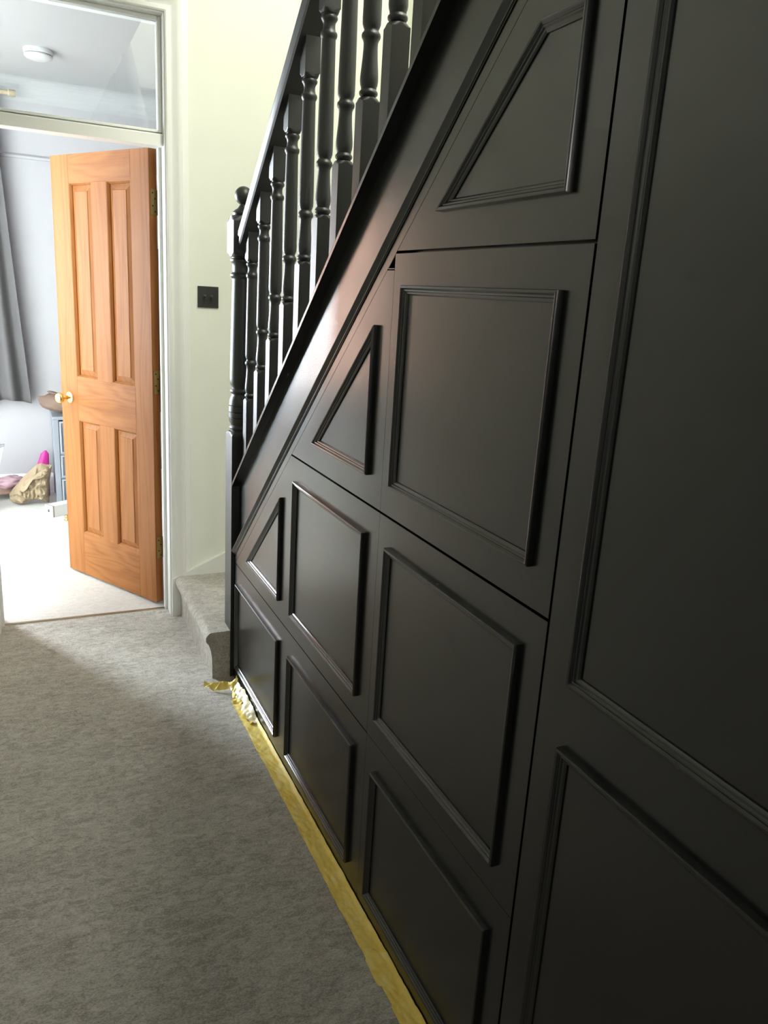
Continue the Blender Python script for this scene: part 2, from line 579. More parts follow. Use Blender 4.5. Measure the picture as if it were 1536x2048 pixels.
def architrave(name, side):
    vv = []
    for top in (0, 1):
        for o_, d_ in ARC:
            if side == 'r':
                vv.append((LX1 + o_ - 0.22, -d_, (HZ + o_) if top else 0.0))
            elif side == 'l':
                vv.append((max(LX0 - o_, XL + 0.001) - 0.22, -d_, (HZ + o_) if top else 0.0))
            else:
                vv.append(((LX1 + o_ if top else max(LX0 - o_, XL + 0.001)) - 0.22, -d_, HZ + o_))
    n = len(ARC)
    ff = [(i, i + 1, n + i + 1, n + i) for i in range(n - 1)] + [(n - 1, 0, n, 2 * n - 1), tuple(range(n)), tuple(range(2 * n - 1, n - 1, -1))]
    return mk(name, vv, ff, M_WOODW, fr, 35)


architrave('architrave', 'r')
architrave('architrave', 'l')
architrave('architrave', 't')

tl = tag(empty('window_2', (0.22, 3.44, 2.016)), 'clear glass light above the bedroom door', 'window', kind='structure')
pbox('pane', tl, LX0 + 0.010, LX1 - 0.010, 3.438, 3.442, 2.018, HZ - 0.002, M_PANE)
for yb in (3.414, 3.442):
    for a, b, c, d in ((LX0, LX0 + 0.014, 2.016, HZ), (LX1 - 0.014, LX1, 2.016, HZ), (LX0 + 0.014, LX1 - 0.014, HZ - 0.014, HZ), (LX0 + 0.014, LX1 - 0.014, 2.016, 2.026)):
        pbox('glazing_bead', tl, a, b, yb, yb + 0.024, c, d, M_WOODW, 0.003)

# ------------------------------------------------------------------ oak door, opened into the bedroom
door = tag(empty('door_1', (0.525, 3.509, 0.0)), 'oak four panel door standing open with a brass knob', 'door', kind='structure')
door.rotation_euler = (0, 0, math.atan2(0.867, -0.498))    # local +x runs from hinge edge to latch edge
DT = 0.040        # local y: 0 is the face towards the hall; the body lies at y < 0
DW, DZ0, DZ1 = 0.683, 0.012, 1.972
US = [0.0, 0.118, 0.281, 0.388, 0.551, DW]
ZS = [DZ0, 0.229, 0.796, 1.0, 1.855, DZ1]


def dpart(name, x0, x1, z0, z1, mat):
    o = MB().box(0, x1 - x0, 0, DT, 0, z1 - z0).build(name, mat, door, loc=(x0, -DT, z0))
    bevel(o, 0.0008, 1)
    return o


dpart('stile', US[0], US[1], DZ0, DZ1, M_OAKV)
dpart('stile', US[4], US[5], DZ0, DZ1, M_OAKV)
for a, b in ((0, 1), (2, 3), (4, 5)):
    dpart('rail', US[1], US[4], ZS[a], ZS[b], M_OAKH)
dpart('mullion', US[2], US[3], ZS[1], ZS[2], M_OAKV)
dpart('mullion', US[2], US[3], ZS[3], ZS[4], M_OAKV)


def dpanel(x0, x1, z0, z1):
    w, h = x1 - x0, z1 - z0
    lv = [(0.0, 0.001), (0.003, 0.001), (0.010, 0.010), (0.011, 0.0145), (0.014, 0.0145), (0.036, 0.0075), (0.0375, 0.0050)]
    mb = MB()
    for s in (0, 1):
        rr = []
        for ins, dep in lv:
            y = -dep if s == 0 else -DT + dep
            rr.append([(ins, y, ins), (w - ins, y, ins), (w - ins, y, h - ins), (ins, y, h - ins)])
        n0 = len(mb.v)
        for r in rr:
            mb.v += r
        for k in range(len(rr) - 1):
            for i in range(4):
                j = (i + 1) % 4
                mb.f.append((n0 + k * 4 + i, n0 + k * 4 + j, n0 + k * 4 + 4 + j, n0 + k * 4 + 4 + i))
        q = n0 + (len(rr) - 1) * 4
        mb.f.append((q, q + 1, q + 2, q + 3))
    for i in range(4):
        j = (i + 1) % 4
        mb.f.append((i, j, 28 + j, 28 + i))
    mb.build('panel', M_OAKV, door, loc=(x0, 0, z0))


for ux in ((US[1], US[2]), (US[3], US[4])):
    for uz in ((ZS[1], ZS[2]), (ZS[3], ZS[4])):
        dpanel(ux[0], ux[1], uz[0], uz[1])
# hinges on the hinge edge (local x = 0 face) : leaf + knuckle + screws
for hz in (1.768, 1.033, 0.277):
    hg = MB().box(-0.002, 0.0005, -DT, -0.008, -0.05, 0.05).build('hinge', M_ABRASS, door, loc=(0, 0, hz))
    for k in range(5):
        MB().lathe([(0.006, -0.05 + 0.02 * k + 0.0006), (0.0062, -0.05 + 0.02 * k + 0.002), (0.0062, -0.05 + 0.02 * (k + 1) - 0.002), (0.006, -0.05 + 0.02 * (k + 1) - 0.0006)], n=14).build('knuckle', M_ABRASS, hg, 40, loc=(-0.004, -DT - 0.004, 0))
    for sx, sz in ((-0.016, 0.036), (-0.028, 0.014), (-0.016, -0.014), (-0.028, -0.036)):
        MB().lathe([(0.0036, -0.003), (0.0036, -0.0018)], axis='x', n=12).build('screw', M_SCREW, hg, 40, loc=(-0.0008, sx, sz))
# knobs, one on each face
for s in (1, -1):
    ky = 0.0 if s == 1 else -DT
    kn = MB().lathe([(0.0, s * 0.0), (0.026, s * 0.0), (0.027, s * 0.003), (0.024, s * 0.006), (0.015, s * 0.009), (0.010, s * 0.013)], axis='y', n=32).build('knob_rose', M_BRASS, door, 40, loc=(0.615, ky, 0.896))
    MB().lathe([(0.010, s * 0.011), (0.0085, s * 0.022), (0.011, s * 0.034), (0.019, s * 0.039), (0.0245, s * 0.047), (0.026, s * 0.054), (0.0245, s * 0.061), (0.018, s * 0.068), (0.009, s * 0.0715), (0.001, s * 0.072)], axis='y', n=32).build('knob', M_BRASS, kn, 60, loc=(0, 0, 0))

# ------------------------------------------------------------------ under-stair panelling
SL = 0.847                                   # pitch of the balustrade


def seam_z(y):
    return 0.466 + (2.70 - y) * 0.8635


def seam_y(z):
    return 2.70 - (z - 0.466) / 0.8635


cup = tag(empty('understair_cupboard', (W, 1.6, 0)), 'black panelled cupboard fronts filling the slope under the stairs', 'cupboard')


def board(name, poly, x0=W, x1=W + 0.018, parent=cup, mat=M_BLACK):
    l = parent.location
    mb = MB().prism_x([(y - l.y, z - l.z) for y, z in poly], x0 - l.x, x1 - l.x)
    return mb.build(name, mat, parent)


MOULD = [(0.0, 0.0), (0.0, 0.0085), (0.0012, 0.0108), (0.0032, 0.0118), (0.0052, 0.0112), (0.0070, 0.0088), (0.0078, 0.0078), (0.0092, 0.0082),
         (0.0108, 0.0074), (0.0124, 0.0050), (0.0132, 0.0046), (0.0150, 0.0046), (0.0166, 0.0034), (0.0178, 0.0020), (0.0180, 0.0)]


def offset_poly(poly, d):
    n = len(poly)
    area_ = sum(poly[i][0] * poly[(i + 1) % n][1] - poly[(i + 1) % n][0] * poly[i][1] for i in range(n))
    sg = 1 if area_ > 0 else -1
    out = []
    for i in range(n):
        p0, p1, p2 = Vector(poly[i - 1]), Vector(poly[i]), Vector(poly[(i + 1) % n])
        e1, e2 = (p1 - p0).normalized(), (p2 - p1).normalized()
        n1, n2 = Vector((-e1.y, e1.x)) * sg, Vector((-e2.y, e2.x)) * sg
        b = (n1 + n2)
        k = b.dot(n1)
        out.append(p1 + b * (d / k))
    return out


def moulding(poly, part, sc_=1.0):
    """mitred moulding strips, one object per side, as children of a board"""
    l = part.parent.location + part.location
    rows = [offset_poly(poly, a * sc_) for a, h in MOULD]
    n, m_ = len(poly), len(MOULD)
    for i in range(n):
        j = (i + 1) % n
        vv = [(W - MOULD[k][1] * sc_ - l.x + (0.0003 if k in (0, m_ - 1) else 0), rows[k][i].x - l.y, rows[k][i].y - l.z) for k in range(m_)]
        vv += [(W - MOULD[k][1] * sc_ - l.x + (0.0003 if k in (0, m_ - 1) else 0), rows[k][j].x - l.y, rows[k][j].y - l.z) for k in range(m_)]
        ff = [(k, k + 1, m_ + k + 1, m_ + k) for k in range(m_ - 1)] + [tuple(range(m_)), tuple(range(2 * m_ - 1, m_ - 1, -1)), (m_ - 1, 0, m_, 2 * m_ - 1)]
        mk('moulding_strip', vv, ff, M_BLACK, part, 28)


g, th = 0.0027, 0.0005
v0, v1, yl = 0.858, 1.4645, 2.698
z1, z2, z3, zt = 0.471, 1.005, 1.536, 1.905
sg_ = 0.0012                                 # gap along the slope (vertical)
pA = board('door', [(v0 + g, z3 + g), (seam_y(z3 + g) - sg_, z3 + g), (seam_y(zt) - sg_, zt), (v0 + g, zt)])
pA['label'] = 'black sloping upper cupboard door with a four sided moulding'
moulding([(0.920, 1.600), (1.293, 1.600), (1.021, 1.830), (0.920, 1.830)], pA)
pB1 = board('drawer_front', [(v1 + th, z2 + g), (seam_y(z2 + g) - sg_, z2 + g), (seam_y(1.502) - sg_, 1.502), (v1 + th, 1.502)])
pB1['label'] = 'black triangular drawer front at mid height'
moulding([(1.532, 1.071), (1.894, 1.071), (1.532, 1.393)], pB1)
pB2 = board('drawer_front', [(v0 + g, z2 + g), (v1 - th, z2 + g), (v1 - th, z3 - g), (v0 + g, z3 - g)])
pB2['label'] = 'large square black drawer front at mid height'
moulding([(0.914, 1.071), (1.413, 1.071), (1.413, 1.474), (0.914, 1.474)], pB2)
pC1 = board('drawer_front', [(v1 + th, z1 + 0.0016), (seam_y(z1 + 0.001) - sg_, z1 + 0.0016), (seam_y(z2 - g) - sg_, z2 - g), (v1 + th, z2 - g)])
pC1['label'] = 'black sloping drawer front with a triangle and a rectangle of moulding'
moulding([(2.146, 0.534), (2.520, 0.534), (2.146, 0.862)], pC1)
moulding([(1.531, 0.531), (2.030, 0.531), (2.030, 0.939), (1.531, 0.939)], pC1)
pC2 = board('drawer_front', [(v0 + g, z1 + th), (v1 - th, z1 + th), (v1 - th, z2 - g), (v0 + g, z2 - g)])
pC2['label'] = 'black rectangular drawer front beside the tall panel'
moulding([(0.918, 0.530), (1.415, 0.530), (1.415, 0.941), (0.918, 0.941)], pC2)
pD1 = board('base_panel', [(v1 + th, 0.002), (yl, 0.002), (yl, z1 - 0.0016), (v1 + th, z1 - 0.0016)])
moulding([(2.146, 0.063), (2.658, 0.063), (2.658, 0.402), (2.146, 0.402)], pD1)
moulding([(1.531, 0.061), (2.038, 0.061), (2.038, 0.400), (1.531, 0.400)], pD1)
pD2 = board('base_panel', [(v0 + g, 0.002), (v1 - th, 0.002), (v1 - th, z1 - th), (v0 + g, z1 - th)])
moulding([(0.918, 0.062), (1.415, 0.062), (1.415, 0.399), (0.918, 0.399)], pD2)
pE = board('tall_panel', [(-2.40, 0.002), (v0 - g, 0.002), (v0 - g, HC - 0.005), (-2.40, HC - 0.005)])
moulding([(0.06, 0.935), (0.791, 0.935), (0.791, 2.30), (0.06, 2.30)], pE, 1.06)
moulding([(0.06, 0.070), (0.794, 0.070), (0.794, 0.835), (0.06, 0.835)], pE, 1.06)
# sloping rail above the fronts, small filler, end stile, backing carcass
board('slope_rail', [(2.7095, seam_z(2.7095) + 0.0315), (v0 - 0.001, seam_z(v0) + 0.0315), (v0 - 0.001, seam_z(v0) + sg_), (yl + 0.003, seam_z(yl + 0.003) + sg_), (2.7095, seam_z(yl + 0.003) + sg_)])
board('filler', [(v0 + g, zt + 0.003), (seam_y(zt + 0.003) - sg_, zt + 0.003), (v0 + g, seam_z(v0))])
board('filler', [(v1 + th, 1.506), (seam_y(1.506), 1.506), (v1 + th, seam_z(v1) - 0.0008)])
board('filler', [(v1 + th, 1.5045), (seam_y(1.5045) - sg_, 1.5045), (v1 + th, seam_z(v1) - 0.0012)])
board('end_stile', [(yl + 0.003, 0.002), (2.7095, 0.002), (2.7095, seam_z(yl + 0.003)), (yl + 0.003, seam_z(yl + 0.003))])
board('carcass', [(-2.40, 0.002), (2.705, 0.002), (2.705, 0.490), (0.60, 2.307), (-2.40, 2.307)], W + 0.024, W + 0.036)

# ------------------------------------------------------------------ staircase: string, cap, slope moulding, carpeted steps


def cap_z(y):
    return 3.053 - SL * y


st = tag(empty('staircase', (1.1, 1.6, 0)), 'carpeted stairs with a black painted string above the cupboard', 'staircase')
YN0, YN1 = 2.710, 2.800                      # newel, front and back
YT = 0.45                                    # top end of the flight


def stp(name, mb, mat, smooth=None):
    l = st.location
    return mk(name, [(x - l.x, y - l.y, z - l.z) for x, y, z in mb.v], mb.f, mat, st, smooth)


o = stp('string', MB().prism_x([(2.7095, seam_z(2.7095) + 0.033), (2.7095, cap_z(2.7095) + 0.002), (YT, cap_z(YT) + 0.002), (YT, seam_z(YT) + 0.032)], W + 0.016, W + 0.045), M_BLACK)
tv = (0.762 * SL, 0.762)                      # unit normal of the pitch in (y, z), pointing up
# cap: section in (x, n), swept along the pitch
CAP = [(W - 0.012, 0.0), (W - 0.012, 0.009), (W - 0.008, 0.017), (W + 0.0, 0.022), (0.752, 0.022), (0.764, 0.018), (0.770, 0.010), (0.770, 0.0)]


def sweep(section, base_z, y_hi, y_lo):
    mb = MB()
    for yy in (y_hi, y_lo):
        mb.v += [(x, yy, base_z(yy) + n / 0.762) for x, n in section]
    n = len(section)
    mb.f += [(i, (i + 1) % n, n + (i + 1) % n, n + i) for i in range(n)] + [tuple(range(n)), tuple(range(2 * n - 1, n - 1, -1))]
    return mb


stp('string_cap', sweep(CAP, cap_z, 2.7095, YT), M_BLACK, 20)
SM = [(W + 0.0165, 0.0), (W - 0.002, 0.0), (W - 0.002, 0.0025), (W - 0.004, 0.0035), (W - 0.004, 0.0065), (W - 0.005, 0.0075), (W - 0.0095, 0.0145), (W - 0.0115, 0.0165), (W - 0.0115, 0.0185), (W - 0.009, 0.0200), (W + 0.0165, 0.0200)]
stp('slope_moulding', sweep(SM, lambda y: seam_z(y) + 0.031, 2.709, YT), M_BLACK, 25)


def carpet_step(name, mb, sub=True):
    o_ = stp(name, mb, M_STAIRC)
    return o_


# bottom step: rounded carpeted nosing facing the hall
nos = [(0.609, 0.0), (0.608, 0.085), (0.605, 0.112), (0.600, 0.130), (0.594, 0.144)]
for k in range(9):
    a = math.radians(215 - k * 125 / 8)
    nos.append((0.612 + 0.028 * math.cos(a), 0.163 + 0.027 * math.sin(a)))
nos += [(1.515, 0.190), (1.515, 0.0)]
rr = []
NY = 60
for k in range(NY + 1):
    y = 2.716 + (3.353 - 2.716) * k / NY
    ring = []
    for q, (x, z) in enumerate(nos):
        dx = dz = 0.0
        if x < 0.65 and z > 0.0:
            e = noise.noise(Vector((x * 30, y * 16, z * 30)))
            dx = 0.003 * e + 0.004 * noise.noise(Vector((3.1, y * 6, z * 9)))
            dz = 0.0022 * noise.noise(Vector((x * 20 + 5, y * 14, 2.2)))
        ring.append((x + dx, y, z + dz))
    rr.append(ring)
mb = MB().rings(rr)
stp('step', mb, M_STAIRC, 50)
# winders and flight
stp('step', MB().prism_z([(0.700, 2.805), (1.08, 3.353), (1.515, 3.353), (1.515, 2.805)], 0.191, 0.38), M_STAIRC)
stp('step', MB().prism_z([(0.735, 2.802), (1.515, 3.10), (1.515, 2.61), (0.735, 2.61)], 0.381, 0.57), M_STAIRC)
for k in range(4, 15):
    yn = (2.972 - 0.19 * k) / SL
    stp('step', MB().prism_x([(yn + 0.02, 0.19 * k), (yn + 0.025, 0.19 * k - 0.018), (yn + 0.006, 0.19 * k - 0.03), (yn, 0.19 * k - 0.188), (yn - 0.2235, 0.19 * k - 0.19), (yn - 0.2235, 0.19 * k)], W + 0.046, 1.515), M_STAIRC)
# white wall string on the end wall, sloping up from the frame
ws = MB().prism_y([(0.572, 0.0), (0.572, 0.178), (0.60, 0.190), (1.515, 0.602), (1.515, 0.0)], YE - 0.022, YE - 0.0005)
tag(ws.build('baseboard_stair', M_WOODW), 'white skirting sloping up the wall beside the bottom step', 'skirting', kind='structure')

# ------------------------------------------------------------------ balustrade: newel, balusters, handrail
bal = tag(empty('balustrade', (0.72, 1.8, 0)), 'black turned balusters with handrail and ball topped newel post', 'balustrade')


def turned(prof, half, nseg=32, zb=None, zt_=None):
    """section = square cut by a circle whose radius follows prof; ends follow the pitch when given"""
    rr_ = []
    for idx, (z, R) in enumerate(prof):
        ring = []
        for k in range(nseg):
            a = 2 * math.pi * k / nseg
            c, s = math.cos(a), math.sin(a)
            r = min(half / max(abs(c), abs(s)), R)
            x, y = r * c, r * s
            zz = z
            if zb is not None and idx == 0:
                zz = zb - SL * y
            if zt_ is not None and idx == len(prof) - 1:
                zz = zt_ - SL * y
            ring.append((x, y, zz))
        rr_.append(ring)
    return MB().rings(rr_)


BP = [(-0.30, 1), (-0.0085, 1), (-0.0080, 0.0290), (-0.0055, 0.0255), (-0.0025, 0.0225), (0.0, 0.0205), (0.0012, 0.0175), (0.0028, 0.0160),
      (0.0045, 0.0175), (0.0075, 0.0200), (0.0105, 0.0207), (0.0135, 0.0200), (0.0165, 0.0172), (0.0185, 0.0165), (0.0200, 0.0172), (0.0225, 0.0172), (0.026, 0.0188),
      (0.034, 0.0198), (0.043, 0.0197), (0.060, 0.0182), (0.080, 0.0165), (0.098, 0.0156), (0.108, 0.0156), (0.1105, 0.0166), (0.113, 0.0170),
      (0.1155, 0.0190), (0.1190, 0.0205), (0.1225, 0.0207), (0.1262, 0.0198), (0.1290, 0.0172), (0.1315, 0.0158), (0.1345, 0.0158), (0.137, 0.0175), (0.1385, 0.0178), (0.143, 0.0196),
      (0.155, 0.0201), (0.20, 0.0197), (0.27, 0.0188), (0.34, 0.0178), (0.398, 0.0170), (0.401, 0.0172), (0.4035, 0.0190), (0.4075, 0.0205), (0.4115, 0.0206), (0.4150, 0.0196), (0.4172, 0.0168),
      (0.420, 0.0158), (0.426, 0.0147), (0.433, 0.0148), (0.4385, 0.0166), (0.4405, 0.0185), (0.4440, 0.0202), (0.4475, 0.0203), (0.4505, 0.0190), (0.4525, 0.0168), (0.4540, 0.0170),
      (0.4548, 0.0205), (0.4575, 0.0230), (0.4610, 0.0260), (0.4635, 0.0290), (0.464, 1), (0.70, 1)]
B0Y, BSP = 2.664, 0.1320
b_z0 = 1.082


def rail_z(y):
    return 3.868 - SL * y


zb = cap_z(B0Y) + 0.022 / 0.762 - b_z0 - 0.003
ztp = rail_z(B0Y) - b_z0 + 0.002
bm0 = turned(BP, 0.0205, 32, zb, ztp)
first = None
for i in range(15):
    y = B0Y - BSP * i
    z = b_z0 + SL * BSP * i
    if first is None:
        first = bm0.build('baluster', M_BLACK2, bal, 38, loc=(0.009, y - 1.8, z))
    else:
        share('baluster', first, bal, (0.009, y - 1.8, z))

HR = [(-0.026, 0.0), (-0.030, 0.006), (-0.030, 0.020), (-0.033, 0.026), (-0.033, 0.034), (-0.027, 0.042), (-0.015, 0.047), (0.0, 0.049),
      (0.015, 0.047), (0.027, 0.042), (0.033, 0.034), (0.033, 0.026), (0.030, 0.020), (0.030, 0.006), (0.026, 0.0)]
mb = sweep([(x, n) for x, n in HR], rail_z, 2.714, YT)
mk('handrail', [(x, y - 1.8, z) for x, y, z in mb.v], mb.f, M_BLACK2, bal, 30)

NP = [(0.002, 1), (0.940, 1), (0.941, 0.0636), (0.947, 0.054), (0.952, 0.046), (0.954, 0.040), (0.957, 0.038), (0.961, 0.041), (0.966, 0.043), (0.971, 0.041), (0.975, 0.037), (0.980, 0.039), (0.988, 0.043), (1.000, 0.0445),
      (1.002, 0.0425), (1.004, 0.0445), (1.021, 0.045), (1.023, 0.043), (1.025, 0.045), (1.044, 0.0445), (1.046, 0.0425), (1.048, 0.044), (1.066, 0.0425), (1.076, 0.039), (1.080, 0.036), (1.086, 0.035), (1.090, 0.039), (1.096, 0.042), (1.102, 0.040), (1.106, 0.036),
      (1.112, 0.036), (1.120, 0.041), (1.14, 0.0425), (1.25, 0.041), (1.40, 0.038), (1.480, 0.0365), (1.483, 0.039), (1.488, 0.0435), (1.494, 0.0435), (1.498, 0.038), (1.503, 0.036), (1.520, 0.0365), (1.532, 0.039), (1.536, 0.0435), (1.543, 0.0435), (1.547, 0.039), (1.550, 0.040),
      (1.552, 0.046), (1.558, 0.054), (1.564, 0.0636), (1.565, 1), (1.664, 1), (1.665, 0.0636), (1.674, 0.054), (1.682, 0.045), (1.685, 0.034)]
nw = turned(NP, 0.045, 48).build('newel_post', M_BLACK2, bal, 38, loc=(0.001, 2.755 - 1.8, 0))
FN = [(0.034, 1.684), (0.037, 1.690), (0.036, 1.696), (0.029, 1.702), (0.020, 1.708), (0.0145, 1.716)] + [(0.0305 * math.sin(a), 1.748 - 0.0305 * math.cos(a)) for a in [math.radians(28 + 150 * k / 12) for k in range(13)]]
MB().lathe(FN, n=40).build('ball_finial', M_BLACK2, nw, 50)

# ------------------------------------------------------------------ small things in the hall
sw = tag(empty('light_switch', (0.736, YE, 1.363)), 'square black double toggle switch on the cream wall', 'light switch')
bevel(MB().box(-0.043, 0.043, -0.006, 0.0, 0, 0.086).build('switch_plate', M_SWITCH, sw), 0.0015, 2)
for dx in (-0.014, 0.014):
    c = MB().lathe([(0.009, -0.0055), (0.009, -0.008), (0.007, -0.009)], (dx, 0, 0.043), 'y', 24).build('toggle_collar', M_SWITCH, sw, 40)
    pts = []
    for t in range(7):
        f = t / 6
        pts.append((0.0032 + 0.0016 * f, Vector((dx, -0.008 - 0.014 * f, 0.043 - 0.007 * f))))
    rr = []
    for r, cpt in pts:
        rr.append([(cpt.x + r * math.cos(a), cpt.y, cpt.z + r * math.sin(a)) for a in [2 * math.pi * k / 14 for k in range(14)]])
    MB().rings(rr).build('toggle', M_SWITCH, c, 50)

# yellow tape along the foot of the panelling
tape = tag(empty('masking_tape', (0.66, 1.6, 0)), 'crinkled yellow tape strip stuck along the foot of the black panelling', 'tape')
vv, ff = [], []
NYT, NXT = 420, 14
for j in range(NYT + 1):
    y = 0.80 + (2.52 - 0.80) * j / NYT
    left = 0.6385 - 0.004 * (y - 1.3) + 0.0022 * noise.noise(Vector((y * 9, 1.3, 0))) + 0.0012 * noise.noise(Vector((y * 45, 7.3, 0)))
    if 1.16 < y < 1.21:
        left += 0.004
    if 1.21 <= y < 1.29:
        left -= 0.003
    rgt = W - 0.002 + 0.0012 * noise.noise(Vector((y * 20, 5.3, 0)))
    for i in range(NXT + 1):
        t = i / NXT
        x = left + (rgt - left) * t
        cr = abs(noise.noise(Vector((x * 55 + y * 8, y * 26, 0.4)))) * 0.0045
        cr += abs(noise.noise(Vector((x * 120, y * 70 + x * 40, 3.4)))) * 0.0022
        z = 0.002 + cr + 0.008 * max(0, t - 0.85) / 0.15
        vv.append((x - 0.66, y - 1.6, z))
for j in range(NYT):
    for i in range(NXT):
        a = j * (NXT + 1) + i
        ff.append((a, a + 1, a + NXT + 2, a + NXT + 1))
mk('tape_strip', vv, ff, M_TAPE, tape, 60)


def ribbon(name, path, wdt, mat, seed, crumple=0.006):
    """a crumpled strip of tape following path of (point, side direction)"""
    vv_, ff_ = [], []
    K, NX = 40, 8
    for j in range(K + 1):
        f = j / K * (len(path) - 1)
        a = min(int(f), len(path) - 2)
        t = f - a
        p = Vector(path[a][0]).lerp(Vector(path[a + 1][0]), t)
        s = Vector(path[a][1]).lerp(Vector(path[a + 1][1]), t)
        for i in range(NX + 1):
            u = i / NX - 0.5
            q = p + s * (u * wdt)
            q.z += crumple * noise.noise(Vector((q.x * 60 + seed, q.y * 60, seed))) + crumple * 0.5 * abs(noise.noise(Vector((q.x * 150, q.y * 150 + seed, 1))))
            q.z = max(q.z, 0.0015)
            vv_.append((q.x - 0.66, q.y - 1.6, q.z))
    for j in range(K):
        for i in range(NX):
            a = j * (NX + 1) + i
            ff_.append((a, a + 1, a + NX + 2, a + NX + 1))
    return mk(name, vv_, ff_, mat, tape, 60)


ribbon('tape_tail', [((0.668, 2.34, 0.006), (0.7, 0.0, 0.2)), ((0.668, 2.42, 0.012), (0.8, 0.1, 0.5)), ((0.668, 2.52, 0.018), (0.7, 0.2, 0.7)), ((0.664, 2.62, 0.016), (0.5, 0.3, 0.7))], 0.044, M_TAPEB, 3.3, 0.010)
ribbon('tape_end', [((0.672, 2.60, 0.022), (0.1, 0.7, 0.6)), ((0.640, 2.615, 0.018), (0.1, 0.8, 0.4)), ((0.600, 2.62, 0.014), (0.0, 0.7, 0.5)), ((0.562, 2.648, 0.016), (0.1, 0.35, 0.3))], 0.040, M_TAPE, 8.1, 0.012)
ribbon('tape_fold', [((0.650, 2.48, 0.006), (0.8, 0.1, 0.1)), ((0.662, 2.56, 0.010), (0.7, 0.2, 0.3)), ((0.676, 2.64, 0.020), (0.4, 0.2, 0.6))], 0.046, M_TAPE, 5.7, 0.010)

for nm, (x, y), lab in (('carpet_fleck', (0.512, 2.86), 'tiny white fleck on the carpet near the bottom step'), ('carpet_fleck', (0.206, 2.30), 'tiny white fleck in the middle of the hall carpet')):
    mbf = MB()
    for k in range(3):
        rr = []
        for q in range(5):
            a = math.pi * q / 4
            r = 0.0022 * math.sin(a) + 0.0002
            rr.append([(r * math.cos(b) * (1.3 if k == 0 else 0.8) + 0.0014 * (k - 1), r * math.sin(b) + 0.0006 * k, 0.003 - 0.0022 * math.cos(a)) for b in [2 * math.pi * w_ / 8 for w_ in range(8)]])
        mbf.rings(rr)
    tag(mbf.build(nm, M_FLECK, None, 50, loc=(x, y, 0.0)), lab, 'fleck', 'white flecks on the carpet')

# ------------------------------------------------------------------ things in the bedroom
# smoke alarm on the ceiling
sa = tag(empty('smoke_alarm', (0.194, 5.00, RC)), 'round white smoke alarm on the bedroom ceiling', 'smoke alarm')
MB().lathe([(0.072, 0.0), (0.074, -0.006), (0.073, -0.020), (0.069, -0.023)], n=48).build('alarm_base', M_PLASTIC, sa, 35)
MB().lathe([(0.066, -0.022), (0.066, -0.029)], n=48).build('alarm_vent', M_SLOT, sa, 35)
MB().lathe([(0.070, -0.028), (0.071, -0.034), (0.064, -0.043), (0.045, -0.049), (0.018, -0.051), (0.001, -0.051)], n=48).build('alarm_cover', M_PLASTIC, sa, 35)

# curtain rod and curtain
rod = tag(empty('curtain_rod', (-1.1, YB - 0.10, 2.50)), 'pale wooden curtain rod end above the grey curtain', 'curtain rod')
MB().lathe([(0.014, -0.9), (0.014, 1.14)], axis='x', n=20).build('rod', M_ROD, rod, 40)
MB().lathe([(0.014, 1.14), (0.019, 1.145), (0.019, 1.178), (0.016, 1.182)], axis='x', n=20).build('rod_end', M_ROD, rod, 40)
MB().box(0.99, 1.02, 0.0, 0.10, -0.012, 0.012).box(0.985, 1.025, 0.088, 0.10, -0.03, 0.03).build('rod_bracket', M_ROD, rod)
cu = tag(empty('curtain', (-0.15, YB - 0.10, 0.64)), 'plain dark grey curtain hanging beside the bedroom window', 'curtain')
vv, ff = [], []
KX, KZ = 80, 40
for j in range(KZ + 1):
    f = j / KZ
    z = 2.485 - (2.485 - 0.64) * f
    xr = -0.045 + 0.115 * f ** 1.15
    xl_ = -0.36 - 0.04 * f
    for i in range(KX + 1):
        t = i / KX
        ph = t * 7.2 * math.pi
        y = 0.030 * math.sin(ph + 0.25 * math.sin(f * 3)) * (0.55 + 0.45 * f) + 0.006 * noise.noise(Vector((t * 6, f * 3, 1)))
        zz = z + 0.010 * math.sin(ph * 0.5) * f ** 6 - 0.012 * (1 - t) * f ** 6 * math.sin(t * 5)
        vv.append((xl_ + (xr - xl_) * t + 0.15, y, zz - 0.64))
for j in range(KZ):
    for i in range(KX):
        a = j * (KX + 1) + i
        ff.append((a, a + 1, a + KX + 2, a + KX + 1))
co = mk('cloth', vv, ff, M_CURT, cu, 80)
so = co.modifiers.new('thickness', 'SOLIDIFY')
so.thickness = 0.003
for k in range(6):
    rr = []
    cx_ = -0.35 + k * 0.055
    for q in range(25):
        a = 2 * math.pi * q / 24
        c = Vector((0, 0.018 * math.cos(a), 0.018 * math.sin(a)))
        rr.append([(cx_ + 0.15 + 0.003 * math.cos(b), c.y * (1 + 0.15 * math.sin(b)), 1.86 + c.z * (1 + 0.15 * math.sin(b))) for b in [2 * math.pi * w_ / 8 for w_ in range(8)]])
    MB().rings(rr, True, False).build('curtain_ring', M_ROD, cu, 60)

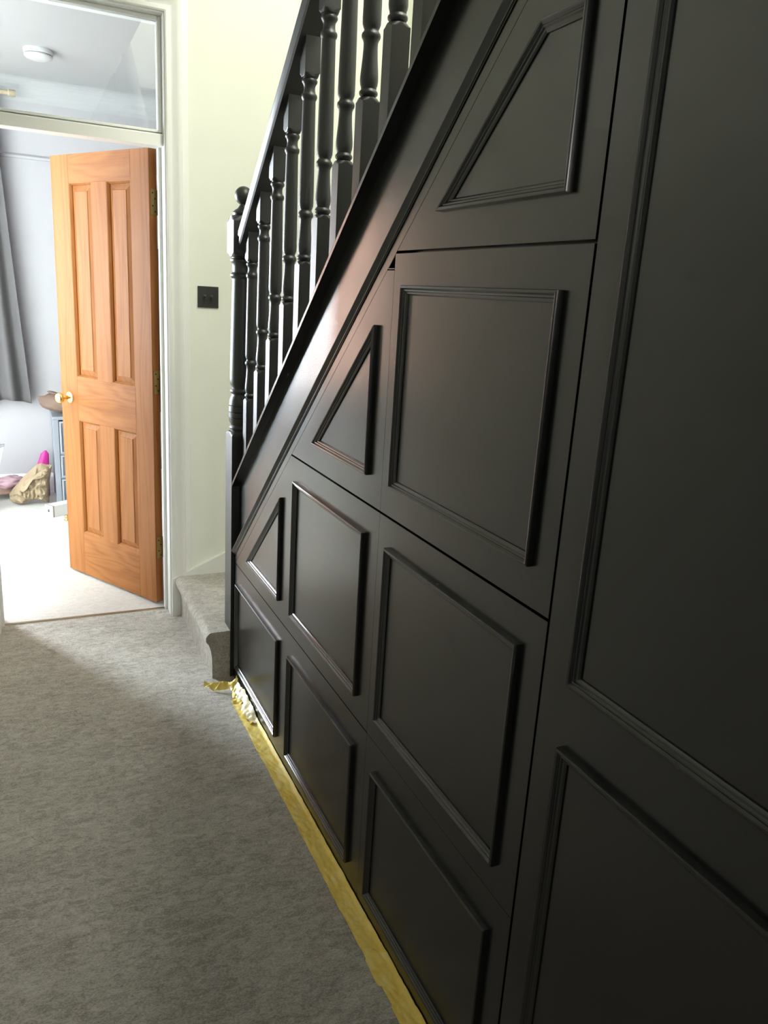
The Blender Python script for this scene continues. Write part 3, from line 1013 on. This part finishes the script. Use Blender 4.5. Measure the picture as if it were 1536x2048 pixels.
# drawer tower
tw = tag(empty('drawer_tower', (0.182, 5.395, 0)), 'blue grey plastic drawer tower half hidden behind the oak door', 'drawers')
TWW, TWD, TWH = 0.36, 0.36, 0.585
tz = [0.012, 0.185, 0.345, 0.535]
fm = MB()
for xa, xb in ((0, 0.034), (TWW - 0.034, TWW)):
    for ya, yb in ((0, 0.034), (TWD - 0.034, TWD)):
        fm.box(xa, xb, ya, yb, 0, TWH - 0.02)
fm.box(0.006, 0.012, 0.034, TWD - 0.034, 0.02, TWH - 0.03).box(TWW - 0.012, TWW - 0.006, 0.034, TWD - 0.034, 0.02, TWH - 0.03).box(0.034, TWW - 0.034, TWD - 0.02, TWD - 0.012, 0.02, TWH - 0.03)
for z in (0.0, 0.175, 0.335):
    fm.box(0.034, TWW - 0.034, 0.004, TWD - 0.03, z, z + 0.012)
bevel(fm.build('frame', M_GREYPL, tw), 0.003, 2)
bevel(MB().box(-0.004, TWW + 0.004, -0.004, TWD + 0.004, TWH - 0.022, TWH).build('top', M_GREYPL, tw), 0.006, 2)
for k in range(3):
    a, b = tz[k], (tz[k + 1] - 0.012 if k < 2 else 0.555)
    x0, x1 = 0.037, TWW - 0.037
    d = MB()
    # front as a shallow dished tray: raised rim and recessed centre
    r0 = [(x0, -0.002, a), (x1, -0.002, a), (x1, -0.002, b), (x0, -0.002, b)]
    r1 = [(x0 + 0.012, -0.004, a + 0.010), (x1 - 0.012, -0.004, a + 0.010), (x1 - 0.012, -0.004, b - 0.012), (x0 + 0.012, -0.004, b - 0.012)]
    r2 = [(x0 + 0.016, 0.010, a + 0.014), (x1 - 0.016, 0.010, a + 0.014), (x1 - 0.016, 0.010, b - 0.018), (x0 + 0.016, 0.010, b - 0.018)]
    rb = [(x0, 0.30, a), (x1, 0.30, a), (x1, 0.30, b), (x0, 0.30, b)]
    d.rings([rb, r0, r1, r2])
    dr = bevel(d.build('drawer', M_DRAWER, tw), 0.002, 2)
    bevel(MB().box(TWW / 2 - 0.05, TWW / 2 + 0.05, -0.018, 0.004, b - 0.028, b - 0.014).build('handle', M_GREYPL, dr), 0.003, 2)


def blob(name, mat, loc, rx, ry, rz, seed, amp, nl=28, ns=36, power=1.0, fn=None, fq=6.0):
    rr_ = []
    for j in range(nl + 1):
        ph = math.pi * (0.02 + 0.96 * j / nl)
        ring = []
        for k in range(ns):
            th_ = 2 * math.pi * k / ns
            d = Vector((math.sin(ph) * math.cos(th_), math.sin(ph) * math.sin(th_), -math.cos(ph)))
            d2 = Vector([math.copysign(abs(c) ** power, c) for c in d])
            e = 1 + amp * noise.noise(d * 2.0 + Vector((seed, 0, 0))) + amp * 0.35 * noise.noise(d * fq + Vector((0, seed, 0)))
            p = Vector((d2.x * rx * e, d2.y * ry * e, d2.z * rz * e))
            if fn:
                p = fn(p)
            ring.append(tuple(p))
        rr_.append(ring)
    return MB().rings(rr_).build(name, mat, None, 60, loc=loc)


# brown plush thing lying on the tower
pl = tag(empty('plush_slipper', (0.225, 5.50, TWH)), 'furry brown slipper lying on top of the drawer tower', 'slipper')
b1 = blob('slipper_body', M_PLUSH, (0, 0, 0), 0.135, 0.075, 0.062, 4.0, 0.16, fn=lambda p: Vector((p.x, p.y, p.z * (1.0 - 0.9 * max(0, p.x)) - 0.18 * p.x)))
b1.parent = pl
b1.location = (0.02, 0, 0.068)
b2 = blob('slipper_tongue', M_PLUSH, (0, 0, 0), 0.05, 0.03, 0.011, 9.0, 0.2, 12, 16)
b2.parent = pl
b2.location = (-0.015, -0.01, 0.136)
b2.rotation_euler = (0, math.radians(18), 0)

# white carton on the floor
bx_ = tag(empty('carton', (0.147, 5.10, 0)), 'long low white carton on the carpet in front of the drawer tower', 'box')
bx_.rotation_euler = (0, 0, math.atan2(0.052, 0.082))
bevel(MB().box(0.010, 0.40, 0, 0.075, 0, 0.072).build('box_body', M_CARTON, bx_), 0.002, 2)
bevel(MB().box(-0.004, 0.0, -0.001, 0.076, 0, 0.073).build('box_end', M_CARTON, bx_), 0.001, 1)
bevel(MB().box(0.0, 0.010, -0.0005, 0.0755, 0, 0.0725).build('box_band', M_BAND, bx_), 0.001, 1)
MB().box(-0.0046, -0.0038, 0.030, 0.046, 0.028, 0.046).build('box_mark', M_PRINT, bx_)

# brass stop just past the door edge
ds = tag(empty('door_stop_knob', (0.222, 5.02, 0)), 'small brass knob on the carpet behind the door edge', 'door stop')
MB().lathe([(0.018, 0.0), (0.019, 0.004), (0.014, 0.008), (0.010, 0.014), (0.012, 0.02)], n=28).build('stop_base', M_BRASS, ds, 40)
MB().lathe([(0.011, 0.019), (0.014, 0.023), (0.014, 0.029), (0.010, 0.034), (0.001, 0.036)], n=28).build('stop_cap', M_BRASS, ds, 40)

# crumpled kraft bag leaning on the tower
bag = tag(empty('paper_bag', (0.028, 5.46, 0)), 'crumpled brown paper bag slumped against the drawer tower', 'paper bag')
SILH = [(-0.125, 0.035), (-0.128, 0.070), (-0.100, 0.112), (-0.055, 0.165), (0.000, 0.222), (0.045, 0.262), (0.075, 0.272), (0.100, 0.262),
        (0.138, 0.258), (0.128, 0.200), (0.116, 0.140), (0.112, 0.085), (0.112, 0.035), (0.108, 0.003), (0.072, 0.018), (0.040, 0.032), (0.000, 0.022), (-0.040, 0.010), (-0.075, 0.003), (-0.105, 0.012)]


def silh(t):
    n = len(SILH)
    f = (t % 1.0) * n
    a = int(f) % n
    u = f - int(f)
    p, q = SILH[a], SILH[(a + 1) % n]
    return Vector((p[0] + (q[0] - p[0]) * u, p[1] + (q[1] - p[1]) * u))


for sgn, nm, dep in ((-1, 'bag_front', 0.085), (1, 'bag_back', 0.05)):
    mbb = MB()
    NRG, NSG = 16, 80
    cen = Vector((0.02, 0.125))
    rr = []
    for j in range(NRG + 1):
        r = 0.02 + 0.98 * j / NRG
        ring = []
        for k in range(NSG):
            e = silh(k / NSG)
            p = cen + (e - cen) * r
            b = dep * (1 - r ** 2.6) ** 0.6
            cr = (abs(noise.noise(Vector((p.x * 17, p.y * 17, 2.0 + sgn)))) - 0.25) * 0.055 + (abs(noise.noise(Vector((p.x * 42 + 3, p.y * 30, 5.0)))) - 0.2) * 0.026
            wgt = min(1.0, (1 - r) * 5 + 0.12)
            ring.append((p.x, sgn * max(0.0, b + cr * wgt), max(p.y, 0.002)))
        rr.append(ring)
    mbb.rings(rr, True, False)
    n0 = len(mbb.v) - (NRG + 1) * NSG
    mbb.f.append(tuple(range(n0, n0 + NSG)))
    mbb.build(nm, M_KRAFT, bag, 16)
fl_ = MB()
rr = []
for j in range(13):
    f = j / 12
    row = []
    for k in range(9):
        u = k / 8
        x = -0.045 + 0.165 * u - 0.02 * f
        z = 0.175 + 0.085 * u - (0.055 + 0.02 * math.sin(u * 9)) * f * (1.2 - 0.5 * u) + 0.006 * noise.noise(Vector((u * 6, f * 4, 2)))
        y = -0.085 + 0.02 * u - 0.030 * f * math.sin(u * 3.0) - 0.010 * noise.noise(Vector((u * 7, f * 3, 7)))
        row.append((x, y, z))
    rr.append(row)
fl_.rings(rr, False, False)
ob = fl_.build('bag_flap', M_KRAFT, bag, 22)
so = ob.modifiers.new('thickness', 'SOLIDIFY')
so.thickness = 0.0015

# magenta cone behind the bag
pk = MB()
rr = []
for j in range(15):
    f = j / 14
    r = (0.075 * (1 - f) + 0.022 * f) if f < 0.93 else 0.022 * (1 - (f - 0.93) / 0.07 * 0.7)
    rr.append([(r * math.cos(a) + 0.06 * f, r * math.sin(a) * 0.6, 0.315 * f) for a in [2 * math.pi * k / 28 for k in range(28)]])
pk.rings(rr)
tag(pk.build('toy_cone', M_PINK, None, 40, loc=(0.075, 5.66, 0.0)), 'bright magenta plastic cone poking up behind the paper bag', 'toy')

# low brown board with a floral pouch on it
lb = tag(empty('low_board', (-0.28, 5.66, 0)), 'thin brown board on low feet beside the paper bag', 'board')
bevel(MB().box(-0.35, 0.25, -0.09, 0.10, 0.045, 0.056).build('board_top', M_BROWN, lb), 0.002, 1)
for xa in (-0.32, 0.20):
    for ya in (-0.05, 0.06):
        MB().box(xa, xa + 0.025, ya, ya + 0.025, 0, 0.046).build('foot', M_BROWN, lb)
po = blob('floral_pouch', M_FLORAL, (-0.085, 5.655, 0.106), 0.085, 0.05, 0.042, 6.0, 0.3)
tag(po, 'small pink floral pouch lying on the brown board', 'pouch')

# white leaning board at the far left edge
wb = tag(empty('leaning_board', (-0.20, 5.30, 0)), 'white board with a dark top edge at the left side of the doorway', 'board')
n_ = [(-0.14, 0.0), (0.020, 0.0), (0.062, 0.30), (0.092, 0.415), (0.075, 0.41), (-0.14, 0.30)]
bevel(MB().prism_y(n_, 0.0, 0.02).build('board_sheet', M_CARTON, wb), 0.002, 1)
bevel(MB().prism_y([(-0.14, 0.302), (0.074, 0.4125), (0.095, 0.417), (0.097, 0.432), (0.068, 0.428), (-0.14, 0.325)], -0.002, 0.022).build('board_edge', M_SLOT, wb), 0.002, 1)

# dark coat hanging on the back wall, seen in the gap beside the hinges
ct = tag(empty('hanging_coat', (0.96, YB, 0.55)), 'dark coat hanging on the bedroom wall behind the hinge gap', 'coat')
rr = []
for j in range(25):
    f = j / 24
    hw = 0.10 + 0.12 * min(1, f * 4) + 0.03 * f
    ring = []
    for k in range(40):
        a = 2 * math.pi * k / 40
        fold = 1 + 0.10 * math.sin(a * 7 + f) * f
        ring.append((hw * math.cos(a) * fold, -0.075 + 0.055 * math.sin(a) * fold, 1.12 - 1.10 * f))
    rr.append(ring)
MB().rings(rr).build('coat_body', M_COAT, ct, 60)
MB().lathe([(0.012, 0.0), (0.012, -0.03), (0.007, -0.035), (0.007, -0.06), (0.012, -0.065)], (0, 0, 1.13), 'y', 16).build('coat_hook', M_BRASS, ct, 40)
